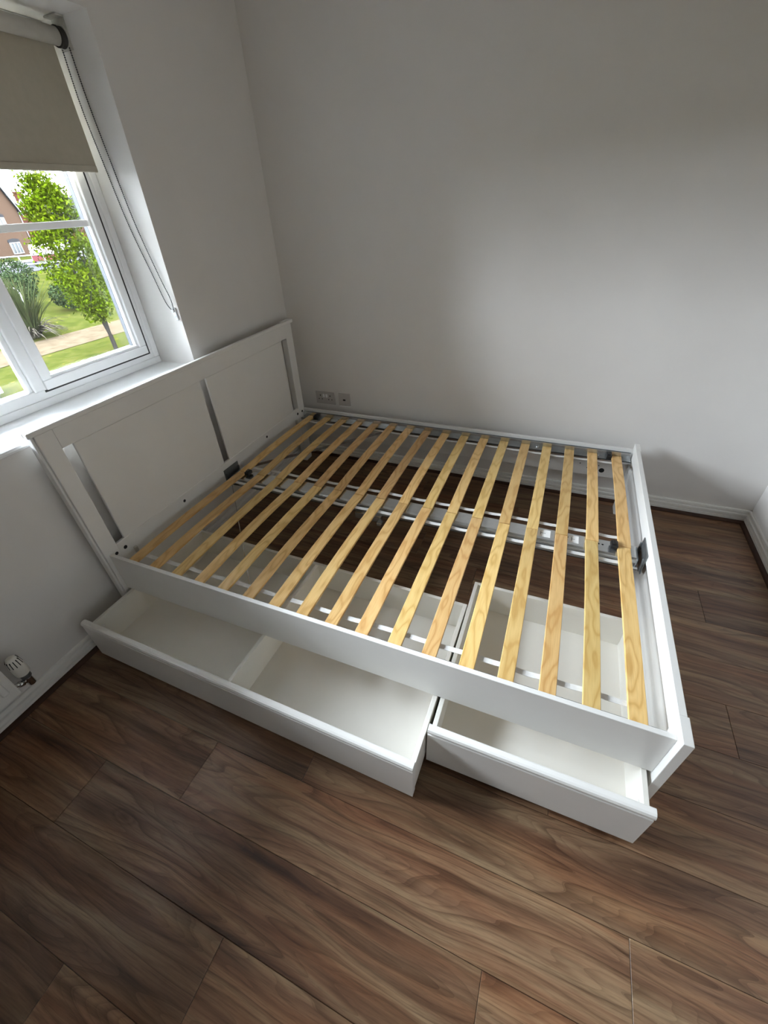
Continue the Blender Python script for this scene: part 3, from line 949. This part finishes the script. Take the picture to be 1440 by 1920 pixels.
b = B(); tube(b, (vc[0], vc[1], .146), (.0, vc[1] + .004, .120), .0085, n=14); tube(b, (.040, vc[1] + .002, .1357), (.026, vc[1] + .0025, .1303), .013, n=6)
obj('pipe', b, M['chrome'], trv, to)

# ================================================================== outdoors (seen through the window)
def zg(x):
    """ground height: flat lawn, then a bank up to the road"""
    if x > -20: return -2.7
    if x > -34: return -2.7 + 1.2 * (-20 - x) / 14
    return -1.5


def ground_strip(name, xs, y0, y1, mat, dz, skew=0.0, ny=2):
    b_ = B(); pr = None
    for x in xs:
        r_ = [b_.verts.new((x - skew * (y0 + (y1 - y0) * k / ny - 10) * 0.0 + skew * ((y0 + (y1 - y0) * k / ny) - 10), y0 + (y1 - y0) * k / ny, zg(x) + dz)) for k in range(ny + 1)]
        if pr:
            for k in range(ny): b_.faces.new((pr[k], pr[k + 1], r_[k + 1], r_[k]))
        pr = r_
    return tag(obj(name, b_, mat), kind='structure')


ground_strip('lawn', [-0.9, -10, -20, -27, -34, -60, -300], -200, 260, M['lawn'], 0.0)
ground_strip('footpath', [-16.9, -18.2, -19.55], -60, 90, M['path'], 0.015, skew=0.04, ny=20)
ground_strip('road', [-36.5, -46], -200, 260, M['road'], 0.02)
ground_strip('pavement', [-46, -49.5], -200, 260, M['pave'], 0.05)


def leaf_cloud(name, mat, parent, off, samples, size, seed, flat=0.5):
    rr = random.Random(seed)
    verts, faces = [], []
    for p in samples:
        n_ = Vector((rr.gauss(0, 1), rr.gauss(0, 1), rr.gauss(0, 1) + flat)).normalized()
        a = n_.orthogonal().normalized(); a.rotate(Matrix.Rotation(rr.uniform(0, 6.28), 3, n_)); c = n_.cross(a)
        s = size * rr.uniform(.6, 1.3)
        q = Vector(p) - Vector(off)
        k = len(verts)
        verts += [q - a * s, q + c * s * .5 + n_ * s * .15, q + a * s, q - c * s * .5 + n_ * s * .15]
        faces.append((k, k + 1, k + 2, k + 3))
    me = bpy.data.meshes.new(name); me.from_pydata([tuple(v) for v in verts], [], faces); me.materials.append(mat)
    o = bpy.data.objects.new(name, me); C.objects.link(o); o.parent = parent
    o['kind'] = 'stuff'
    return o


def branchy(b_, p, d, L, r, depth, rr, spread, tips, shrink=.72):
    q = p + d * L
    tube(b_, p, q, r, r * .72, 6 if depth > 1 else 4, cap=False)
    if depth == 0:
        tips.append(q); return
    for k in range(2 if depth < 4 else 3):
        nd = (d + Vector((rr.gauss(0, spread), rr.gauss(0, spread), rr.gauss(0, spread * .6) + .12))).normalized()
        branchy(b_, q, nd, L * shrink * rr.uniform(.8, 1.15), r * .68, depth - 1, rr, spread, tips, shrink)


# the bright green tree
TB = Vector((-14.62, 9.28, -2.7))
tree = tag(empty('young_tree', TB), 'young tree with bright yellow-green spring leaves on the lawn outside the window', 'tree')
rr = random.Random(3)
b = B()
tube(b, TB - Vector((0, 0, .1)), TB + Vector((0, 0, .55)), .085, .075, 10, cap=False)
f1 = TB + Vector((0, 0, .55))
ta = TB + Vector((-.10, -.16, 1.9)); tb = TB + Vector((.05, .06, 1.9))
tube(b, f1, ta, .062, .045, 8, cap=False); tube(b, f1, tb, .05, .038, 8, cap=False)
tips = []
branchy(b, ta, Vector((-.08, -.12, 1)).normalized(), .95, .045, 5, rr, .24, tips)
branchy(b, tb, Vector((.06, .03, 1)).normalized(), 1.0, .038, 5, rr, .24, tips)
for q in range(7):
    t0 = f1 + (ta - f1) * rr.uniform(.35, 1)
    branchy(b, t0, Vector((rr.gauss(0, .5), rr.gauss(-.3, .5), .8)).normalized(), .5, .022, 3, rr, .3, tips)
obj('trunk', b, M['bark'], tree, TB)
prof = [(-1.45, .20), (-1.05, .58), (-.5, .80), (.3, .92), (1.0, .86), (1.7, .70), (2.3, .48), (2.75, .15)]


def crown_r(z):
    for (z0, r0), (z1, r1) in zip(prof, prof[1:]):
        if z0 <= z <= z1: return r0 + (r1 - r0) * (z - z0) / (z1 - z0)
    return 0


clumps = []
for k in range(150):
    z = rr.uniform(-1.4, 2.7); r_ = crown_r(z) * math.sqrt(rr.uniform(.1, 1)); t = rr.uniform(0, 6.283)
    lean = -.16 * (z + 1.4) / 4
    clumps.append(Vector((TB.x + r_ * math.cos(t) * .95 + lean * .5, TB.y - .12 + lean + r_ * math.sin(t) * .95, z)))
samples = []
for c_ in clumps:
    for q in range(75):
        samples.append(c_ + Vector((rr.gauss(0, .15), rr.gauss(0, .15), rr.gauss(0, .13))))
leaf_cloud('foliage', M['leaf'], tree, TB, samples, .062, 5)


# flax clump
def blade_clump(name, label, base, n, hmax, spread, seed, dead=60):
    root = tag(empty(name, base), label, 'plant')
    rr_ = random.Random(seed)
    for nm, cnt, mat in (('blades', n, M['blade']), ('dead_blades', dead, M['deadblade'])):
        b_ = B()
        for k in range(cnt):
            t = rr_.uniform(0, 6.283)
            if nm == 'blades': h = hmax * rr_.uniform(.55, 1); out = spread * rr_.uniform(.05, 1) ** 1.2; droop = out * .25
            else: h = hmax * rr_.uniform(.22, .5); out = spread * rr_.uniform(.5, 1.0); droop = h * rr_.uniform(.55, 1.0)
            dv = Vector((math.cos(t), math.sin(t), 0)); sd = Vector((-dv.y, dv.x, 0))
            o0 = Vector(base) + dv * rr_.uniform(0, .30) + sd * rr_.uniform(-.15, .15)
            prev_ = None
            for q in range(7):
                u = q / 6
                p = o0 + dv * out * u ** 1.4 + Vector((0, 0, h * u - droop * u ** 3))
                if p.z < base[2] + .02: p.z = base[2] + .02
                w = .040 * (1 - u) ** .6 + .004
                c_ = (b_.verts.new(p - sd * w - Vector(base)), b_.verts.new(p + sd * w - Vector(base)), b_.verts.new(p - Vector((0, 0, .012)) - Vector(base)))
                if prev_:
                    b_.faces.new((prev_[0], prev_[2], c_[2], c_[0])); b_.faces.new((prev_[2], prev_[1], c_[1], c_[2]))
                prev_ = c_
        o = obj(nm, b_, mat, root); o['kind'] = 'stuff'
    return root


blade_clump('flax_plant', 'large clump of long sword-shaped green and brown leaves by the path', (-20.35, 9.75, zg(-20.35)), 190, 2.7, 1.5, 11, 110)


def shrub(name, label, base, rx, ry, h, n, mat, seed, size=.08):
    root = tag(empty(name, base), label, 'shrub')
    rr_ = random.Random(seed); sm = []
    b_ = B(); tips_ = []
    for k in range(4): branchy(b_, Vector(base), Vector((rr_.gauss(0, .4), rr_.gauss(0, .4), 1)).normalized(), h * .3, .025, 2, rr_, .3, tips_)
    obj('stems', b_, M['bark'], root, base)
    for k in range(n):
        u = Vector((rr_.gauss(0, 1), rr_.gauss(0, 1), rr_.gauss(0, 1))).normalized() * rr_.uniform(.45, 1) ** .5
        sm.append((base[0] + u.x * rx, base[1] + u.y * ry, base[2] + h * .52 + u.z * h * .5))
    leaf_cloud('foliage', mat, root, base, sm, size, seed + 1)
    return root


shrub('grey_green_shrub', 'grey-green shrub behind the flax clump', (-25.6, 12.6, zg(-25.6)), 1.1, 1.35, 1.75, 2600, M['leaf2'], 21)
shrub('hedge_shrub', 'tall dull green shrub left of the road behind the flax clump', (-28.6, 14.6, zg(-28.6)), 1.5, 1.4, 1.9, 2600, M['leaf2'], 51)
shrub('verge_shrub', 'spreading dull green shrub on the bank behind the green tree', (-26.6, 17.6, zg(-26.6)), 1.4, 1.7, 1.6, 2600, M['leaf2'], 61)
shrub('dark_shrub', 'low dark green shrub between the flax clump and the tree', (-23.2, 14.2, zg(-23.2)), .9, 1.1, 1.45, 2000, M['leaf2'], 31)
shrub('red_leaved_shrub', 'red-leaved small tree beside the brick house', (-50.2, 32.4, -1.5), 1.5, 1.3, 3.6, 1500, M['leafred'], 41, .16)

# railings by the road and hoop barrier
def railing(label, pts, h, posts=True, two=True):
    base = (sum(p[0] for p in pts) / len(pts), sum(p[1] for p in pts) / len(pts), zg(pts[0][0]))
    root = tag(empty('railing', base), label, 'railing', 'white railings')
    P = [Vector((x, y, zg(x))) for x, y in pts]
    for hh in ((h, h * .62) if two else (h,)):
        b_ = B()
        for a, c in zip(P, P[1:]): tube(b_, a + Vector((0, 0, hh)), c + Vector((0, 0, hh)), .042, n=8)
        obj('rail_bar', b_, M['rail'], root, base)
    for p in P:
        b_ = B(); tube(b_, p, p + Vector((0, 0, h)), .045, n=8)
        obj('post', b_, M['rail'], root, base)


railing('long white two-bar railing along the road beyond the shrubs', [(-33.6, 15.0), (-33.3, 16.6), (-32.9, 18.2), (-32.5, 19.6), (-32.1, 21.2)], 1.34)
hb_ = (-23.6, 11.3, zg(-23.6))
root = tag(empty('hoop_barrier', hb_), 'pale bent-tube hoop barrier standing among the shrubs', 'barrier')
pts = [(0, -.85, 0), (0, -.85, 1.15), (0, -.78, 1.32), (0, -.6, 1.4), (0, .35, 1.4), (0, .52, 1.32), (0, .6, 1.15), (0, .6, 0)]
obj('hoop', poly_tube(B(), [Vector(hb_) + Vector(p) for p in pts], .036, 8), M['rail'], root, hb_)

# bollard and the white box at the left picture edge
bb = (-17.2, 6.95, -2.7)
root = tag(empty('bollard', bb), 'slim black post on the path edge left of the window mullion', 'bollard')
obj('post', tube(B(), bb, (bb[0], bb[1], bb[2] + .95), .055, .05, 14), M['black'], root, bb)
obj('post_cap', lathe(B(), [(.06, .93), (.06, .97), (.03, 1.0)], bb, 14), M['black'], root, bb)
cbx = (-14.1, 3.35, -2.7)
root = tag(empty('white_cabinet', cbx), 'plain white box on the grass at the lower left edge of the window view', 'box')
obj('cabinet_body', bx(-14.6, -13.6, 2.2, 4.45, -2.58, -1.45, .02, 2), M['outwhite'], root, cbx)
obj('cabinet_plinth', bx(-14.5, -13.68, 2.3, 4.33, -2.72, -2.58), M['black'], root, cbx)

# cars
def car(label, x, y, heading, mat):
    z = zg(x) + .02
    root = tag(empty('parked_car', (x, y, z), heading), label, 'car', 'cars on the road')
    side = [(-2.05, .32), (-2.1, .75), (-1.95, .92), (-1.2, .98), (-.55, 1.42), (.85, 1.44), (1.55, 1.0), (2.0, .90), (2.1, .62), (2.05, .32)]
    b_ = extrude_profile(B(), side, None, -.86, .86, lambda u, v, t: (u, t * (1 - .13 * max(0, (v - .95)) / .5), v))
    obj('car_body', b_, mat, root)
    gl = [(-1.05, 1.0), (-.52, 1.37), (.82, 1.39), (1.38, 1.02)]
    obj('side_windows', extrude_profile(B(), gl, None, -.80, .80, lambda u, v, t: (u, t * (1.085 - .13 * (v - .95) / .5), v)), M['carglass'], root)
    for wx in (-1.3, 1.3):
        for wy in (-.80, .80):
            obj('wheel', tube(B(), (wx, wy - .1, .32), (wx, wy + .1, .32), .32, n=18), M['rubber'], root)


car('red car on the road behind the railing', -42.1, 25.8, 2.58, M['carred'])
car('silver car parked right of the red car', -46.5, 31.2, 2.5, M['carsilver'])
car('pale car half hidden behind the green tree', -39.6, 30.2, 1.4, M['outwhite'])

# houses
def house(label, origin, rz, w, d, eave, ridge, wall_mat, wins, chim=None, verge=True, gable_front=True):
    """gable faces local -y; local x across, origin at ground centre of the gable wall"""
    root = tag(empty('brick_house', origin, rz), label, 'house')
    hw = w / 2
    b_ = extrude_profile(B(), [(-hw, 0), (hw, 0), (hw, eave), (0, ridge), (-hw, eave)], None, 0, d, lambda u, v, t: (u, t, v))
    obj('wall', b_, wall_mat, root)
    th = .16; ov = .35
    sl = (ridge - eave) / hw
    for s in (-1, 1):
        b_ = extrude_profile(B(), [(0, ridge + .02), (s * (hw + ov), eave - ov * sl + .02), (s * (hw + ov), eave - ov * sl + .02 + th), (0, ridge + .02 + th)], None, -.25, d + .25, lambda u, v, t: (u, t, v))
        rf_ = obj('roof', b_, M['slate'], root)
        b_ = extrude_profile(B(), [(0, ridge - .13), (s * (hw + ov), eave - ov * sl - .13), (s * (hw + ov), eave - ov * sl + .10), (0, ridge + .10)], None, -.31, -.24, lambda u, v, t: (u, t, v))
        obj('verge_board', b_, M['outwhite'], rf_)
        b_ = B(); tube(b_, (s * (hw + .02), -.06, eave - .3), (s * (hw + .02), -.06, 0), .05, n=8)
        obj('downpipe', b_, M['black'], root)
    for (x0, x1, z0, z1) in wins:
        f_ = obj('window', ring_xz(x0, x1, z0, z1, .09), M['outwhite'], root)
        obj('pane', bx(x0 + .05, x1 - .05, -.03, .01, z0 + .05, z1 - .05), M['pane'], f_)
        b_ = B()
        for k in (1, 2): xx = x0 + (x1 - x0) * k / 3; box(b_, xx - .045, xx + .045, -.08, -.02, z0 + .05, z1 - .05)
        obj('window_mullion', b_, M['outwhite'], f_)
        obj('lintel', extrude_profile(B(), [(x0 - .12, z1 + .02), (x1 + .12, z1 + .02), (x1 + .05, z1 + .26), ((x0 + x1) / 2, z1 + .36), (x0 - .05, z1 + .26)], None, -.05, .02, lambda u, v, t: (u, t, v)), M['slate'], f_)
    if chim:
        b_ = bx(chim - .4, chim + .4, .6, 1.4, ridge - .6, ridge + 1.0); box(b_, chim - .46, chim + .46, .54, 1.46, ridge + .85, ridge + 1.02)
        ch = obj('chimney', b_, wall_mat, root)
        b_ = B(); tube(b_, (chim, 1, ridge + 1.02), (chim, 1, ridge + 1.3), .13, n=10)
        obj('chimney_pot', b_, M['brick_red'], ch)
    return root


def ring_xz(x0, x1, z0, z1, w):
    b_ = B()
    box(b_, x0, x1, -.07, .01, z0, z0 + w); box(b_, x0, x1, -.07, .01, z1 - w, z1)
    box(b_, x0, x0 + w, -.07, .01, z0 + w, z1 - w); box(b_, x1 - w, x1, -.07, .01, z0 + w, z1 - w)
    return b_


house('tan brick house with steep white-edged gable at the left of the window view', (-56.4, 31.7, -2.2), math.radians(108), 7.0, 9.0, 5.05, 11.3, M['brick_tan'], [(0.3, 1.78, .95, 2.05), (-.2, 1.2, 3.2, 4.33)], None)
house('red brick house with white gable boards behind the tan one', (-64.4, 39.1, -2.2), math.radians(90), 4.1, 8.0, 4.25, 6.2, M['brick_red'], [(-1.0, .3, 2.9, 3.9)], None)
house('low house with dark slate roof behind the red gable', (-78.0, 49.5, -2.2), 0.0, 7.0, 8.0, 3.9, 6.6, M['brick_red'], [(-1.2, .6, 1.0, 2.2)], -2.0)
house('taller grey-roofed house partly hidden by the green tree', (-76.0, 58.5, -2.2), 0.0, 8.0, 9.0, 5.2, 8.9, M['brick_tan'], [(-1.2, .6, 1.0, 2.2)], -2.0)

# leafless trees far behind the houses
for k, (x, y, h, lab) in enumerate(((-98.0, 66.0, 2.6, 'bare pale tree standing behind the dark slate roof'), (-112.0, 62.0, 2.6, 'bare pale tree rising behind the red gable'), (-84.0, 72.5, 2.9, 'bare pale tree above the top of the green tree'))):
    base = Vector((x, y, -2.0))
    root = tag(empty('bare_tree', base), lab, 'tree', 'bare trees behind the houses')
    rr = random.Random(60 + k); tips = []
    b = B(); branchy(b, base, Vector((0, 0, 1)), h, .22, 7, rr, .26, tips, .78)
    obj('branches', b, M['twig'], root, base)
lp = (-36.1, 24.9, zg(-36.1))
root = tag(empty('lamp_post', lp), 'thin dark lamp post rising behind the green tree', 'lamp post')
obj('pole', tube(B(), lp, (lp[0], lp[1], 6.5), .07, .05, 10), M['darksteel'], root, lp)
obj('lamp_head', bx(lp[0] - .1, lp[0] + .55, lp[1] - .1, lp[1] + .1, 6.45, 6.6, .03), M['darksteel'], root, lp)
